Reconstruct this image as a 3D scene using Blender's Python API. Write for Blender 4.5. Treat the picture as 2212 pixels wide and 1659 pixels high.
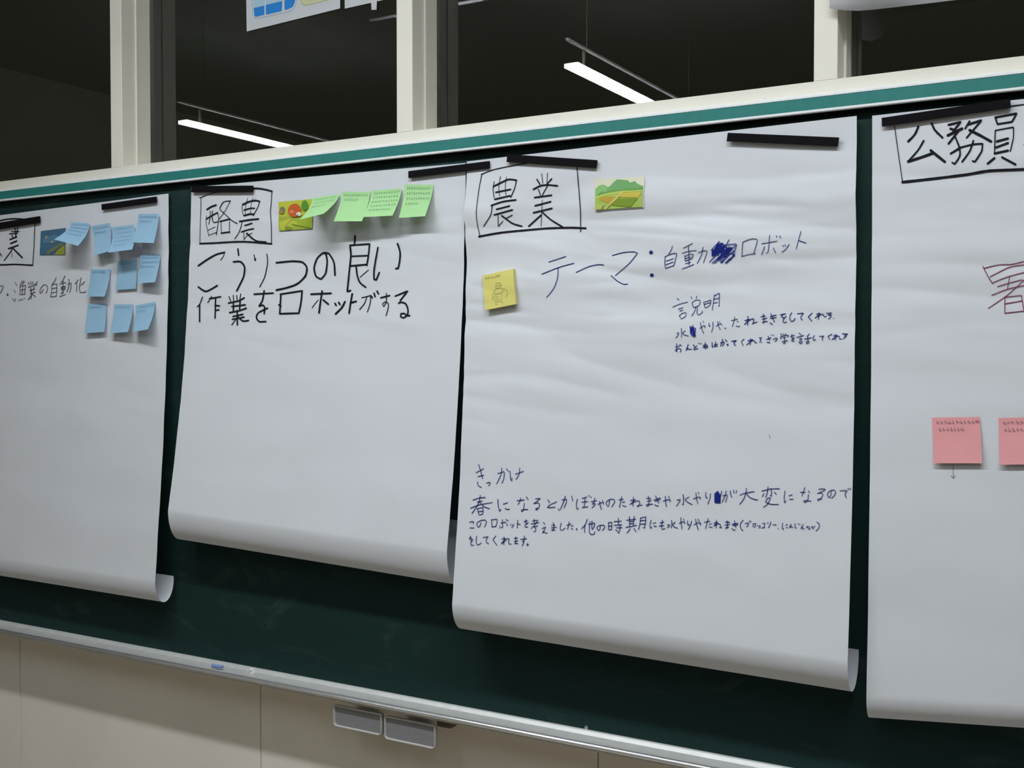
import bpy, bmesh, math, random
from mathutils import Vector, Matrix, noise

# ------------------------------------------------------------------ clear
for o in list(bpy.data.objects):
    bpy.data.objects.remove(o, do_unlink=True)
SC = bpy.context.scene
COL = SC.collection
random.seed(7)

# ------------------------------------------------------------------ camera
IW, IH, FPX = 2212.0, 1659.0, 2402.0
CAM = Vector((0.0, -1.9, 1.557))
YAW, PITCH = math.radians(30.0), math.atan(61.5 / FPX)
_h = Vector((-math.sin(YAW), math.cos(YAW), 0))
FWD = (_h * math.cos(PITCH) - Vector((0, 0, 1)) * math.sin(PITCH)).normalized()
RGT = Vector((math.cos(YAW), math.sin(YAW), 0))
UPV = RGT.cross(FWD)
cd = bpy.data.cameras.new('camera')
cam = bpy.data.objects.new('camera', cd)
COL.objects.link(cam)
cd.sensor_fit = 'HORIZONTAL'
cd.sensor_width = 36.0
cd.lens = FPX / IW * 36.0
cd.clip_start = 0.05
m = Matrix((RGT, UPV, -FWD)).transposed().to_4x4()
m.translation = CAM
cam.matrix_world = m
SC.camera = cam

# ------------------------------------------------------------------ world, exposure
w = bpy.data.worlds.new('night')
SC.world = w
w.use_nodes = True
w.node_tree.nodes['Background'].inputs[0].default_value = (0.55, 0.6, 0.4, 1)
w.node_tree.nodes['Background'].inputs[1].default_value = 0.010
vs = SC.view_settings
vs.view_transform = 'Standard'
vs.look = 'None'
vs.gamma = 1.0
vs.use_curve_mapping = False
vs.exposure = 0.66
LAMP_BOARD = 40.0      # blackboard lamps (radiance of the diffusers)
LAMP_ROOM = 12.0       # ceiling lamps
LAMP_COL = (0.93, 0.98, 1.0)


def at(px, py, Y):
    """the point of the plane y = Y seen at photo position (px, py)"""
    d = FWD * FPX + RGT * (px - IW / 2) - UPV * (py - IH / 2)
    return CAM + d * ((Y - CAM.y) / d.y)


# ------------------------------------------------------------------ materials
def mat(name, col, rough=0.6, metal=0.0, var=0.0, vscale=20.0, bump=0.0, bscale=200.0, spec=0.5, emit=None, est=0.0):
    mt = bpy.data.materials.new(name)
    mt.use_nodes = True
    nt = mt.node_tree
    b = nt.nodes['Principled BSDF']
    b.inputs['Base Color'].default_value = (*col, 1)
    b.inputs['Roughness'].default_value = rough
    b.inputs['Metallic'].default_value = metal
    b.inputs['Specular IOR Level'].default_value = spec
    if emit:
        b.inputs['Emission Color'].default_value = (*emit, 1)
        b.inputs['Emission Strength'].default_value = est
    if var or bump:
        tc = nt.nodes.new('ShaderNodeTexCoord')
    if var:
        n = nt.nodes.new('ShaderNodeTexNoise')
        n.inputs['Scale'].default_value = vscale
        n.inputs['Detail'].default_value = 5
        r = nt.nodes.new('ShaderNodeValToRGB')
        r.color_ramp.elements[0].position = 0.3
        r.color_ramp.elements[1].position = 0.7
        r.color_ramp.elements[0].color = (*[max(0, c * (1 - var)) for c in col], 1)
        r.color_ramp.elements[1].color = (*[min(1, c * (1 + var)) for c in col], 1)
        nt.links.new(tc.outputs['Object'], n.inputs['Vector'])
        nt.links.new(n.outputs['Fac'], r.inputs['Fac'])
        nt.links.new(r.outputs['Color'], b.inputs['Base Color'])
    if bump:
        n2 = nt.nodes.new('ShaderNodeTexNoise')
        n2.inputs['Scale'].default_value = bscale
        n2.inputs['Detail'].default_value = 3
        bp = nt.nodes.new('ShaderNodeBump')
        bp.inputs['Strength'].default_value = bump
        bp.inputs['Distance'].default_value = 0.002
        nt.links.new(tc.outputs['Object'], n2.inputs['Vector'])
        nt.links.new(n2.outputs['Fac'], bp.inputs['Height'])
        nt.links.new(bp.outputs['Normal'], b.inputs['Normal'])
    return mt


M = {}
M['paper'] = mat('white_paper', (0.685, 0.708, 0.76), 0.85, var=0.015, vscale=6, bump=0.12, bscale=60, spec=0.2)
M['cream'] = mat('cream_paint', (0.84, 0.805, 0.715), 0.45, var=0.02, vscale=5)
M['alu'] = mat('aluminium', (0.80, 0.80, 0.79), 0.38, 0.5, var=0.05, vscale=40)
M['lip'] = mat('bright_lip', (0.80, 0.81, 0.82), 0.26, 0.75)
M['alu_white'] = mat('aluminium_edge', (0.86, 0.90, 0.93), 0.45, 0.0)
M['green_strip'] = mat('green_strip', (0.016, 0.20, 0.185), 0.6, var=0.05, vscale=60)
M['wall'] = mat('wall_panel', (0.84, 0.79, 0.715), 0.7, var=0.03, vscale=4, bump=0.05, bscale=400)
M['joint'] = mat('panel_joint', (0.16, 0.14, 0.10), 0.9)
M['ceil'] = mat('ceiling_board', (0.20, 0.20, 0.185), 0.9, var=0.05, vscale=8)
M['floor'] = mat('floor_wood', (0.40, 0.34, 0.26), 0.6, var=0.2, vscale=6)
M['room'] = mat('room_wall', (0.42, 0.40, 0.34), 0.9, var=0.03, vscale=3)
M['magnet'] = mat('black_magnet', (0.007, 0.006, 0.008), 0.75, spec=0.08)
M['black_ink'] = mat('black_ink', (0.012, 0.012, 0.018), 0.8, spec=0.1)
M['grey_ink'] = mat('pencil_grey', (0.07, 0.07, 0.085), 0.8, spec=0.1)
M['blue_ink'] = mat('blue_ink', (0.018, 0.024, 0.165), 0.8, spec=0.1)
M['scribble_ink'] = mat('bright_blue_ink', (0.010, 0.020, 0.22), 0.8, spec=0.1)
M['red_ink'] = mat('red_ink', (0.19, 0.02, 0.07), 0.8, spec=0.1)
M['blue_note'] = mat('blue_note', (0.31, 0.51, 0.69), 0.85, var=0.02, vscale=30, spec=0.2)
M['green_note'] = mat('green_note', (0.40, 0.69, 0.33), 0.85, var=0.02, vscale=30, spec=0.2)
M['yellow_note'] = mat('yellow_note', (0.72, 0.66, 0.20), 0.85, var=0.02, vscale=30, spec=0.2)
M['pink_note'] = mat('pink_note', (0.80, 0.36, 0.38), 0.85, var=0.02, vscale=30, spec=0.2)
M['note_ink'] = mat('faint_pen', (0.17, 0.27, 0.30), 0.8, spec=0.1)
M['drawer'] = mat('grey_plastic', (0.25, 0.25, 0.265), 0.5, var=0.05, vscale=80)
M['drawer_rim'] = mat('grey_plastic_rim', (0.46, 0.45, 0.43), 0.45)
M['chalk_blue'] = mat('blue_chalk', (0.20, 0.29, 0.58), 0.9)
M['chalk_white'] = mat('white_chalk', (0.75, 0.75, 0.73), 0.9)
M['diff_board'] = mat('lamp_tube_front', (0.9, 0.9, 0.9), 0.5, emit=LAMP_COL, est=LAMP_BOARD)
M['diff_room'] = mat('lamp_tube_room', (0.9, 0.9, 0.9), 0.5, emit=LAMP_COL, est=LAMP_ROOM)
M['housing'] = mat('lamp_housing', (0.45, 0.45, 0.43), 0.5)
M['screw'] = mat('screw', (0.35, 0.37, 0.37), 0.35, 0.6)


def flat(name, c):
    if name not in M:
        M[name] = mat(name, c, 0.85, spec=0.2)
    return M[name]


def board_mat():
    mt = mat('chalkboard_green', (0.016, 0.042, 0.040), 0.65, bump=0.05, bscale=600, spec=0.12)
    nt = mt.node_tree
    b = nt.nodes['Principled BSDF']
    tc = nt.nodes.new('ShaderNodeTexCoord')
    mp = nt.nodes.new('ShaderNodeMapping')
    mp.inputs['Scale'].default_value = (3.0, 1.0, 9.0)
    n = nt.nodes.new('ShaderNodeTexNoise')
    n.inputs['Scale'].default_value = 1.6
    n.inputs['Detail'].default_value = 8
    n.inputs['Roughness'].default_value = 0.65
    n.inputs['Distortion'].default_value = 1.2
    r = nt.nodes.new('ShaderNodeValToRGB')
    r.color_ramp.elements[0].position = 0.56
    r.color_ramp.elements[0].color = (0.011, 0.032, 0.031, 1)
    r.color_ramp.elements[1].position = 0.80
    r.color_ramp.elements[1].color = (0.034, 0.060, 0.058, 1)
    L = nt.links.new
    L(tc.outputs['Object'], mp.inputs['Vector'])
    L(mp.outputs['Vector'], n.inputs['Vector'])
    L(n.outputs['Fac'], r.inputs['Fac'])
    L(r.outputs['Color'], b.inputs['Base Color'])
    return mt


M['board'] = board_mat()


def glass_mat():
    mt = bpy.data.materials.new('window_glass')
    mt.use_nodes = True
    nt = mt.node_tree
    nt.nodes.remove(nt.nodes['Principled BSDF'])
    out = nt.nodes['Material Output']
    f = nt.nodes.new('ShaderNodeFresnel')
    f.inputs['IOR'].default_value = 1.85   # both faces of the pane together
    t = nt.nodes.new('ShaderNodeBsdfTransparent')
    t.inputs[0].default_value = (0.9, 0.93, 0.9, 1)
    g = nt.nodes.new('ShaderNodeBsdfGlossy')
    g.inputs['Roughness'].default_value = 0.0
    mx = nt.nodes.new('ShaderNodeMixShader')
    L = nt.links.new
    L(f.outputs[0], mx.inputs[0])
    L(t.outputs[0], mx.inputs[1])
    L(g.outputs[0], mx.inputs[2])
    L(mx.outputs[0], out.inputs['Surface'])
    return mt


M['glass'] = glass_mat()


# ------------------------------------------------------------------ object helpers
def link(name, me, parent=None):
    o = bpy.data.objects.new(name, me)
    COL.objects.link(o)
    if parent is not None:
        o.parent = parent
    return o


def obj(name, bm, mats, parent=None, smooth=False):
    me = bpy.data.meshes.new(name)
    bmesh.ops.recalc_face_normals(bm, faces=bm.faces[:])
    bm.to_mesh(me)
    bm.free()
    for x in (mats if isinstance(mats, (list, tuple)) else [mats]):
        me.materials.append(x)
    if smooth:
        for p in me.polygons:
            p.use_smooth = True
    return link(name, me, parent)


def thing(o, label, cat, group=None):
    o['label'] = label
    o['category'] = cat
    if group:
        o['group'] = group
    return o


def empty(name, loc, label, cat, group=None):
    o = bpy.data.objects.new(name, None)
    COL.objects.link(o)
    o.location = loc
    o.empty_display_size = 0.05
    return thing(o, label, cat, group)


def adopt(ch, root):
    """parent a mesh built in world coordinates to an empty placed at root.location"""
    ch.parent = root
    ch.matrix_parent_inverse = Matrix.Translation(-Vector(root.location))
    return ch


def struct(o):
    o['kind'] = 'structure'
    return o


def box(bm, x0, x1, y0, y1, z0, z1, mi=0):
    v = [bm.verts.new(p) for p in ((x0, y0, z0), (x1, y0, z0), (x1, y1, z0), (x0, y1, z0),
                                   (x0, y0, z1), (x1, y0, z1), (x1, y1, z1), (x0, y1, z1))]
    for f in ((0, 1, 2, 3), (4, 5, 6, 7), (0, 1, 5, 4), (1, 2, 6, 5), (2, 3, 7, 6), (3, 0, 4, 7)):
        fc = bm.faces.new([v[i] for i in f])
        fc.material_index = mi
    return v


def bevel(bm, w, seg=2):
    bmesh.ops.bevel(bm, geom=bm.edges[:], offset=w, segments=seg, affect='EDGES', profile=0.6)


def extrude_x(bm, prof, x0, x1):
    a = [bm.verts.new((x0, y, z)) for y, z in prof]
    b = [bm.verts.new((x1, y, z)) for y, z in prof]
    n = len(prof)
    for i in range(n):
        bm.faces.new((a[i], a[(i + 1) % n], b[(i + 1) % n], b[i]))
    bm.faces.new(a)
    bm.faces.new(b[::-1])


# ------------------------------------------------------------------ heights of the setting (metres)
Z_SILL = at(857.4, 287.0, 0.0).z            # top edge of the cream window sill
Z_GREEN1 = at(720, 331.0, -0.014).z         # top of the green strip
Z_GREEN0 = at(1472, 268.0, -0.014).z        # its lower edge
Z_FRAME0 = at(1472, 275.0, -0.014).z        # lower edge of the frame
Z_TRAY = at(1070, 1540.0, 0.0).z            # where board and tray meet
print('Z', Z_SILL, Z_GREEN1, Z_GREEN0, Z_FRAME0, Z_TRAY)
Y_BOARD = 0.004
Y_WALL = 0.026
Y_GLASS = 0.088
X0, X1 = -5.2, 4.6
YB = -7.2
ZC = 3.05
Z_HEAD = 2.74                                # top of the window band
MULL = [-3.979, -3.110, -2.2435, -1.3748, -0.5062, 0.3624, 1.231, 2.10, 2.97]

# ---- walls, floor, ceiling
bm = bmesh.new()
xs = -0.920 - 0.866 * 5
edges = [X0] + [xs + 0.866 * i for i in range(0, 14)] + [X1]
edges = [e for e in edges if X0 <= e <= X1]
for a, b in zip(edges[:-1], edges[1:]):
    if b - a > 0.02:
        box(bm, a + 0.0015, b - 0.0015, Y_WALL, Y_WALL + 0.02, 0.0, Z_SILL - 0.01)
box(bm, X0, X1, Y_WALL + 0.012, Y_WALL + 0.12, 0.0, Z_SILL - 0.01, 1)
box(bm, X0, X1, Y_WALL - 0.02, Y_WALL + 0.12, Z_HEAD, ZC, 0)
struct(obj('wall_front', bm, [M['wall'], M['joint']]))
bm = bmesh.new()
box(bm, X0 - 0.1, X0, YB, Y_WALL + 0.12, 0, ZC)
struct(obj('wall_left', bm, M['room']))
bm = bmesh.new()
box(bm, X1, X1 + 0.1, YB, Y_WALL + 0.12, 0, ZC)
struct(obj('wall_right', bm, M['room']))
bm = bmesh.new()
box(bm, X0 - 0.1, X1 + 0.1, YB - 0.1, YB, 0, ZC)
struct(obj('wall_back', bm, M['room']))
bm = bmesh.new()
box(bm, X0 - 0.1, X1 + 0.1, YB - 0.1, Y_WALL + 0.12, -0.1, 0)
struct(obj('floor', bm, M['floor']))
bm = bmesh.new()
box(bm, X0 - 0.1, X1 + 0.1, YB - 0.1, Y_WALL + 0.12, ZC, ZC + 0.1)
struct(obj('ceiling', bm, M['ceil']))

# ---- window sill and posts
bm = bmesh.new()
box(bm, X0, X1, 0.0, Y_WALL + 0.10, Z_GREEN1 + 0.002, Z_SILL)
struct(obj('trim_1', bm, M['cream']))
for i, x in enumerate(MULL):
    bm = bmesh.new()
    box(bm, x, x + 0.040, 0.0, 0.044, Z_SILL, Z_HEAD)
    bevel(bm, 0.001, 1)
    struct(obj('trim_%d' % (i + 2), bm, M['cream']))
for i in range(len(MULL) - 1):
    a, b = MULL[i] + 0.020, MULL[i + 1] + 0.020
    bm = bmesh.new()
    y0, y1 = 0.0440, 0.100
    box(bm, a, a + 0.022, y0, y1, Z_SILL, Z_HEAD)              # left stile
    box(bm, a, a + 0.0240, y0 - .0005, y0 + 0.004, Z_SILL, Z_HEAD)      # its bead
    box(bm, b - 0.022, b, y0, y1, Z_SILL, Z_HEAD)
    box(bm, a + 0.022, b - 0.022, y0 + 0.01, y1, Z_SILL, Z_SILL + 0.012)
    box(bm, a + 0.022, b - 0.022, y0, y1, Z_HEAD - 0.03, Z_HEAD)
    wobj = struct(obj('window_%d' % (i + 1), bm, M['cream']))
    bm = bmesh.new()
    v = [bm.verts.new(p) for p in ((a + .021, Y_GLASS, Z_SILL + .01), (b - .021, Y_GLASS, Z_SILL + .01),
                                   (b - .021, Y_GLASS, Z_HEAD - .02), (a + .021, Y_GLASS, Z_HEAD - .02))]
    bm.faces.new(v)
    obj('pane', bm, M['glass'], wobj)

# ------------------------------------------------------------------ chalkboard
BX0, BX1 = -3.45, 1.05
cb = empty('chalkboard', (-1.2, 0, Z_TRAY), 'long dark green chalkboard on the wall, under the windows, behind the paper sheets', 'chalkboard')
bm = bmesh.new()
box(bm, BX0, BX1, Y_BOARD, Y_WALL - 0.001, Z_TRAY - 0.005, Z_FRAME0 + 0.02)
adopt(obj('writing_surface', bm, M['board']), cb)
bm = bmesh.new()
extrude_x(bm, [(Y_BOARD, Z_FRAME0), (-0.013, Z_FRAME0), (-0.015, Z_FRAME0 + 0.0015), (-0.015, Z_GREEN0 - 0.0005), (-0.0125, Z_GREEN0),
               (-0.0125, Z_GREEN1), (-0.015, Z_GREEN1 + 0.0005), (-0.015, Z_GREEN1 + 0.004), (-0.012, Z_GREEN1 + 0.006), (-0.001, Z_GREEN1 + 0.006), (-0.001, Z_FRAME0 + 0.02), (Y_BOARD, Z_FRAME0 + 0.02)], BX0, BX1)
fr = adopt(obj('top_rail', bm, M['alu_white']), cb)
fr['label'] = 'pale aluminium top rail'
bm = bmesh.new()
box(bm, BX0, BX1, -0.0142, -0.0126, Z_GREEN0, Z_GREEN1)
box_ = bmesh.new()
box(box_, BX0, BX1, -0.0120, Y_BOARD, Z_FRAME0 - 0.0010, Z_FRAME0 - 0.0002)  # black strip added to paint the rail's underside as shaded
ls = obj('rail_shade_strip', box_, M['magnet'], fr)
ls['label'] = 'thin black strip standing in for shade under the rail'
g = obj('inlay_strip', bm, M['green_strip'], fr)
g['label'] = 'teal green strip let into the rail'
# chalk tray: trough, groove and rounded lip
z0 = Z_TRAY
prof = [(Y_BOARD, z0), (0.000, z0 + 0.001), (-0.003, z0 - 0.0005), (-0.010, z0 - 0.0060), (-0.020, z0 - 0.0085), (-0.032, z0 - 0.0082), (-0.0430, z0 - 0.0050),
        (-0.0435, z0 - 0.0115), (-0.0500, z0 - 0.0110), (-0.0500, z0 - 0.0140), (Y_BOARD, z0 - 0.0150)]
bm = bmesh.new()
extrude_x(bm, prof, BX0, BX1)
tr = adopt(obj('chalk_tray', bm, M['alu']), cb)
tr['label'] = 'brushed aluminium chalk tray along the lower edge'
lip = [(-0.0490, z0 - 0.0150)]
for k in range(15):
    an = math.radians(200 - 14 * k)          # rounded bead, seen as a bright line
    lip.append((-0.0555 - 0.0062 * -math.cos(an), z0 - 0.0085 + 0.0062 * math.sin(an)))
lip.append((-0.0600, z0 - 0.0150))
bm = bmesh.new()
extrude_x(bm, lip, BX0, BX1)
lo = obj('tray_lip', bm, M['lip'], tr, True)
lo['label'] = 'shiny rounded front lip'


def drawer(pxl, pxr, pyt, pyb, Y=-0.050):
    """grey dust drawer hung under the tray: body, raised rim around a sunk front"""
    p = at((pxl + pxr) / 2, (pyt + pyb) / 2, Y)
    xl, xr = at(pxl, pyt, Y).x, at(pxr, pyt, Y).x
    hz = at(pxl, pyt, Y).z - at(pxl, pyb, Y).z
    zt = at(pxl, pyt, Y).z
    b_ = bmesh.new()
    box(b_, xl + .003, xr - .003, Y + .0035, Y + .012, zt - hz + .003, zt - .002)
    box(b_, xl + .006, xr - .060, Y + .011, Y_WALL - .0005, zt - hz + .010, zt - .032)
    d = adopt(obj('dust_drawer', b_, M['drawer']), cb)
    # rounded rim ring
    b_ = bmesh.new()
    def ring(inset, r, y):
        out = []
        x0_, x1_, z0_, z1_ = xl + inset, xr - inset, zt - hz + inset, zt - inset
        for (cx, cz, a0, rr) in ((x1_, z1_, 0, 0.002), (x0_, z1_, 90, 0.002), (x0_, z0_, 180, r), (x1_, z0_, 270, r)):
            sx = -1 if a0 in (0, 270) else 1
            sz = -1 if a0 in (0, 90) else 1
            for k in range(7):
                a_ = math.radians(a0 + 15 * k)
                out.append(b_.verts.new((cx + sx * rr + rr * math.cos(a_), y, cz + sz * rr + rr * math.sin(a_))))
        return out
    rings = [ring(0.0005, .009, Y + .006), ring(0, .009, Y + .001), ring(.0012, .008, Y - .0008), ring(.0030, .007, Y - .0008), ring(.0042, .006, Y + .0035)]
    for a_, c_ in zip(rings[:-1], rings[1:]):
        n = len(a_)
        for i in range(n):
            b_.faces.new((a_[i], a_[(i + 1) % n], c_[(i + 1) % n], c_[i]))
    rm = obj('rim', b_, M['drawer_rim'], d, True)
    rm['label'] = 'paler raised rim'
    return d


drawer(719, 824, 1522, 1569)
drawer(829, 940, 1545.5, 1597)
# small dark block added in place of the soft shadow beside the drawers
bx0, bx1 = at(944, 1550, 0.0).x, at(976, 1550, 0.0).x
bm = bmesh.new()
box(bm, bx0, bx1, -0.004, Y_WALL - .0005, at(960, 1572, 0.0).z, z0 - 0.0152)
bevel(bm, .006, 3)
bk = adopt(obj('drawer_shade_block', bm, M['joint']), cb)
bk['label'] = 'dark block standing in for shadow under the tray, right of the drawers'
# screw at the tray
p = at(1267, 1572, Y_BOARD)
bm = bmesh.new()
mtx = Matrix.Translation((p.x, Y_BOARD - 0.0015, p.z)) @ Matrix.Rotation(math.pi / 2, 4, 'X')
bmesh.ops.create_cone(bm, cap_ends=True, segments=20, radius1=0.0042, radius2=0.0030, depth=0.003, matrix=mtx)
bmesh.ops.create_cone(bm, cap_ends=True, segments=12, radius1=0.0014, radius2=0.0014, depth=0.0034, matrix=mtx)
adopt(obj('screw', bm, M['screw']), cb)


# ------------------------------------------------------------------ paper sheets
class Sheet:
    NS, NT = 120, 230

    def __init__(s, TL, TR, KL, KR, dL, dR, p, a, b, arc, wr, wtop, seed, d0=0.004, bumps=(), crease=0.003):
        s.crease = crease
        s.TL, s.TR, s.KL, s.KR = TL, TR, KL, KR
        s.dL, s.dR, s.p, s.a, s.b, s.arc, s.wr, s.wtop, s.seed, s.d0 = dL, dR, p, a, b, arc, wr, wtop, seed, d0
        s.bumps = bumps
        s.grid = [[s.raw(i / s.NS, j / s.NT) for j in range(s.NT + 1)] for i in range(s.NS + 1)]

    def raw(s, u, t):
        d = s.d0 + (s.dL + (s.dR - s.dL) * u - s.d0) * (t ** s.p)
        f = min(1.0, t * 9) ** 2
        amp = s.wr + s.wtop * max(0.0, 1 - t / 0.42) ** 0.6
        q = Vector((u * 2.3 + s.seed, t * 8.5, s.seed * 3.1))
        q2 = Vector((u * 5.0 + t * 1.5, t * 19 - u * 2.5, s.seed * 1.7))
        n = noise.noise(q) * 1.0 + 0.38 * noise.noise(q2) + 0.12 * noise.noise(q2 * 2.3)
        if s.crease:
            cu = Vector((u * 2.2 + t * 1.5 + s.seed, t * 15 - u * 1.4, 4.4))
            cv = Vector((u * 4.2 - s.seed, t * 31 - u * 2.8, 9.4))
            cr = abs(noise.noise(cu)) + 0.42 * abs(noise.noise(cv)) * (0.5 + noise.noise(Vector((u * 3, t * 5, s.seed))))
            d += f * s.crease * max(0.0, 1 - t / 0.66) ** 0.7 * cr
        d += f * amp * n * (1 - max(0, (t - .9) / .1) * .6)
        for (bu, bt, ru, rt, am) in s.bumps:
            d += am * math.exp(-((u - bu) / ru) ** 2 - ((t - bt) / rt) ** 2)
        return d

    def depth(s, u, t):
        u = min(1, max(0, u)) * s.NS
        t = min(1, max(0, t)) * s.NT
        i, j = min(int(u), s.NS - 1), min(int(t), s.NT - 1)
        fu, ft = u - i, t - j
        g = s.grid
        return (g[i][j] * (1 - fu) + g[i + 1][j] * fu) * (1 - ft) + (g[i][j + 1] * (1 - fu) + g[i + 1][j + 1] * fu) * ft

    def xz(s, u, t):
        top = s.TL.lerp(s.TR, u)
        bot = s.KL.lerp(s.KR, u)
        q = top.lerp(bot, t)
        return q.x, q.z

    def inv(s, x, z):
        u, t = 0.5, 0.5
        for _ in range(8):
            x0, z0_ = s.xz(u, t)
            e = 1e-4
            xu, zu = s.xz(u + e, t)
            xt, zt_ = s.xz(u, t + e)
            a, b, c, d = (xu - x0) / e, (xt - x0) / e, (zu - z0_) / e, (zt_ - z0_) / e
            det = a * d - b * c
            rx, rz = x - x0, z - z0_
            u += (d * rx - b * rz) / det
            t += (-c * rx + a * rz) / det
        return u, t

    def dep_xz(s, x, z):
        return s.depth(*s.inv(x, z))

    def on(s, px, py, off):
        """point that stands off in front of the sheet, seen at photo position px, py"""
        y = -0.02
        for _ in range(7):
            q = at(px, py, y)
            y = -(s.dep_xz(q.x, q.z) + off)
        return at(px, py, y)

    def build(s, name):
        bm = bmesh.new()
        rows = []
        for j in range(s.NT + 1):
            t = j / s.NT
            rows.append([])
            for i in range(s.NS + 1):
                u = i / s.NS
                x, z = s.xz(u, t)
                rows[-1].append(bm.verts.new((x, -s.grid[i][j], z)))
        NA = 36
        for j in range(1, NA + 1):
            th = math.radians(s.arc) * j / NA
            rows.append([])
            for i in range(s.NS + 1):
                u = i / s.NS
                x, z = s.xz(u, 1)
                d = s.grid[i][s.NT]
                k = 1.0 if th <= math.pi else 1.0 - 0.10 * (th - math.pi)
                a = min(s.a, (d - 0.008) / 2) * k
                dd = d - s.a + a * math.cos(th) if False else (d - a) + a * math.cos(th)
                zz = z - s.b * math.sin(th) * k
                rows[-1].append(bm.verts.new((x, -dd, zz)))
        for r0, r1 in zip(rows[:-1], rows[1:]):
            for i in range(s.NS):
                bm.faces.new((r0[i], r0[i + 1], r1[i + 1], r1[i]))
        s.o = obj(name, bm, M['paper'], None, True)
        return s.o


def sheetX(pTR, pTL):
    return pTR, pTL


# first sheet (left), only its right side is in the picture
TR = at(364, 418, -0.004)
q0 = at(0, 465, -0.004)
sl = (TR.z - q0.z) / (TR.x - q0.x)
TL = TR + Vector((-0.788, 0, -0.788 * sl))
KR = at(334.5, 1258, -0.066)
q1 = at(0, 1208, -0.066)
sl = (KR.z - q1.z) / (KR.x - q1.x)
KL = KR + Vector((-0.788, 0, -0.788 * sl))
S1 = Sheet(TL, TR, KL, KR, 0.062, 0.066, 1.7, 0.031, 0.052, 186, 0.0018, 0.001, 3.3)
# second
S2 = Sheet(at(413, 404.5, -0.004), at(1006, 352, -0.004), at(363, 1104, -0.080), at(965.5, 1192, -0.072), 0.080, 0.072, 1.8,
           0.036, 0.070, 250, 0.0016, 0.0008, 9.1)
# third
S3 = Sheet(at(1009, 349, -0.005), at(1851, 250.5, -0.005), at(976.5, 1305, -0.086), at(1831, 1432, -0.086), 0.086, 0.086, 1.75,
           0.040, 0.056, 184, 0.0018, 0.0040, 21.7, d0=0.006, bumps=((0.0, 0.13, 0.13, 0.07, 0.007),), crease=0.010)
# fourth (right), only its left side is in the picture
TL = at(1884, 250, -0.004)
q0 = at(2182, 217, -0.004)
sl = (q0.z - TL.z) / (q0.x - TL.x)
TR = TL + Vector((0.788, 0, 0.788 * sl))
KL = at(1871.5, 1506, -0.062)
q1 = at(2212, 1526, -0.062)
sl = (q1.z - KL.z) / (q1.x - KL.x)
KR = KL + Vector((0.788, 0, 0.788 * sl))
S4 = Sheet(TL, TR, KL, KR, 0.062, 0.062, 1.7, 0.028, 0.040, 200, 0.0018, 0.0016, 33.0, crease=0.005)

thing(S1.build('paper_sheet'), 'white paper sheet at the far left with blue sticky notes and a curled lower edge', 'paper sheet', 'large paper sheets on the chalkboard')
thing(S2.build('paper_sheet'), 'white paper sheet with green sticky notes and two rows of thick black lettering', 'paper sheet', 'large paper sheets on the chalkboard')
thing(S3.build('paper_sheet'), 'white paper sheet covered in blue handwriting, with one yellow sticky note', 'paper sheet', 'large paper sheets on the chalkboard')
thing(S4.build('paper_sheet'), 'white paper sheet at the right edge with pink sticky notes and red lettering', 'paper sheet', 'large paper sheets on the chalkboard')

# ------------------------------------------------------------------ handwriting
CROP = {'A': (420, 400, 200 / 2212), 'B': (380, 340, 400 / 1659), 'C': (580, 320, 420 / 1742), 'D': (980, 300, 460 / 1817),
        'E': (1420, 500, 220 / 2212), 'F': (1440, 640, 200 / 2212), 'G': (1640, 640, 210 / 2212), 'H': (1000, 1050, 220 / 2212),
        'I': (1200, 1050, 220 / 2212), 'J': (1400, 1040, 220 / 2212), 'K': (1620, 1030, 230 / 2212), 'L': (1860, 180, 352 / 1081),
        'M': (0, 570, 240 / 2212), 'N': (0, 400, 400 / 1843), 'O': (980, 980, 460 / 2212), 'P': (1400, 460, 460 / 2212), 'Q': (1960, 540, 252 / 804)}


def smooth(pts):
    """Catmull-Rom through the points, corners sharper than 65 degrees kept"""
    n = len(pts)
    if n < 3:
        return pts
    tan = []
    for i in range(n):
        if i == 0 or i == n - 1:
            j = (0, 1) if i == 0 else (n - 2, n - 1)
            tan.append(((pts[j[1]][0] - pts[j[0]][0]) * .5, (pts[j[1]][1] - pts[j[0]][1]) * .5))
            continue
        ax, ay = pts[i][0] - pts[i - 1][0], pts[i][1] - pts[i - 1][1]
        bx, by = pts[i + 1][0] - pts[i][0], pts[i + 1][1] - pts[i][1]
        la, lb = math.hypot(ax, ay) + 1e-6, math.hypot(bx, by) + 1e-6
        c = (ax * bx + ay * by) / la / lb
        if c < 0.42:
            tan.append((0, 0))
        else:
            k = min(la, lb) / max(la, lb)
            tan.append(((ax + bx) * .5 * k, (ay + by) * .5 * k))
    out = []
    for i in range(n - 1):
        p0, p1, t0, t1 = pts[i], pts[i + 1], tan[i], tan[i + 1]
        L = math.hypot(p1[0] - p0[0], p1[1] - p0[1])
        ns = max(2, int(L / 3.0))
        for k in range(ns):
            s = k / ns
            h1, h2 = 2 * s ** 3 - 3 * s * s + 1, s ** 3 - 2 * s * s + s
            h3, h4 = -2 * s ** 3 + 3 * s * s, s ** 3 - s * s
            out.append((h1 * p0[0] + h2 * t0[0] + h3 * p1[0] + h4 * t1[0], h1 * p0[1] + h2 * t0[1] + h3 * p1[1] + h4 * t1[1]))
    out.append(pts[-1])
    return out


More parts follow.
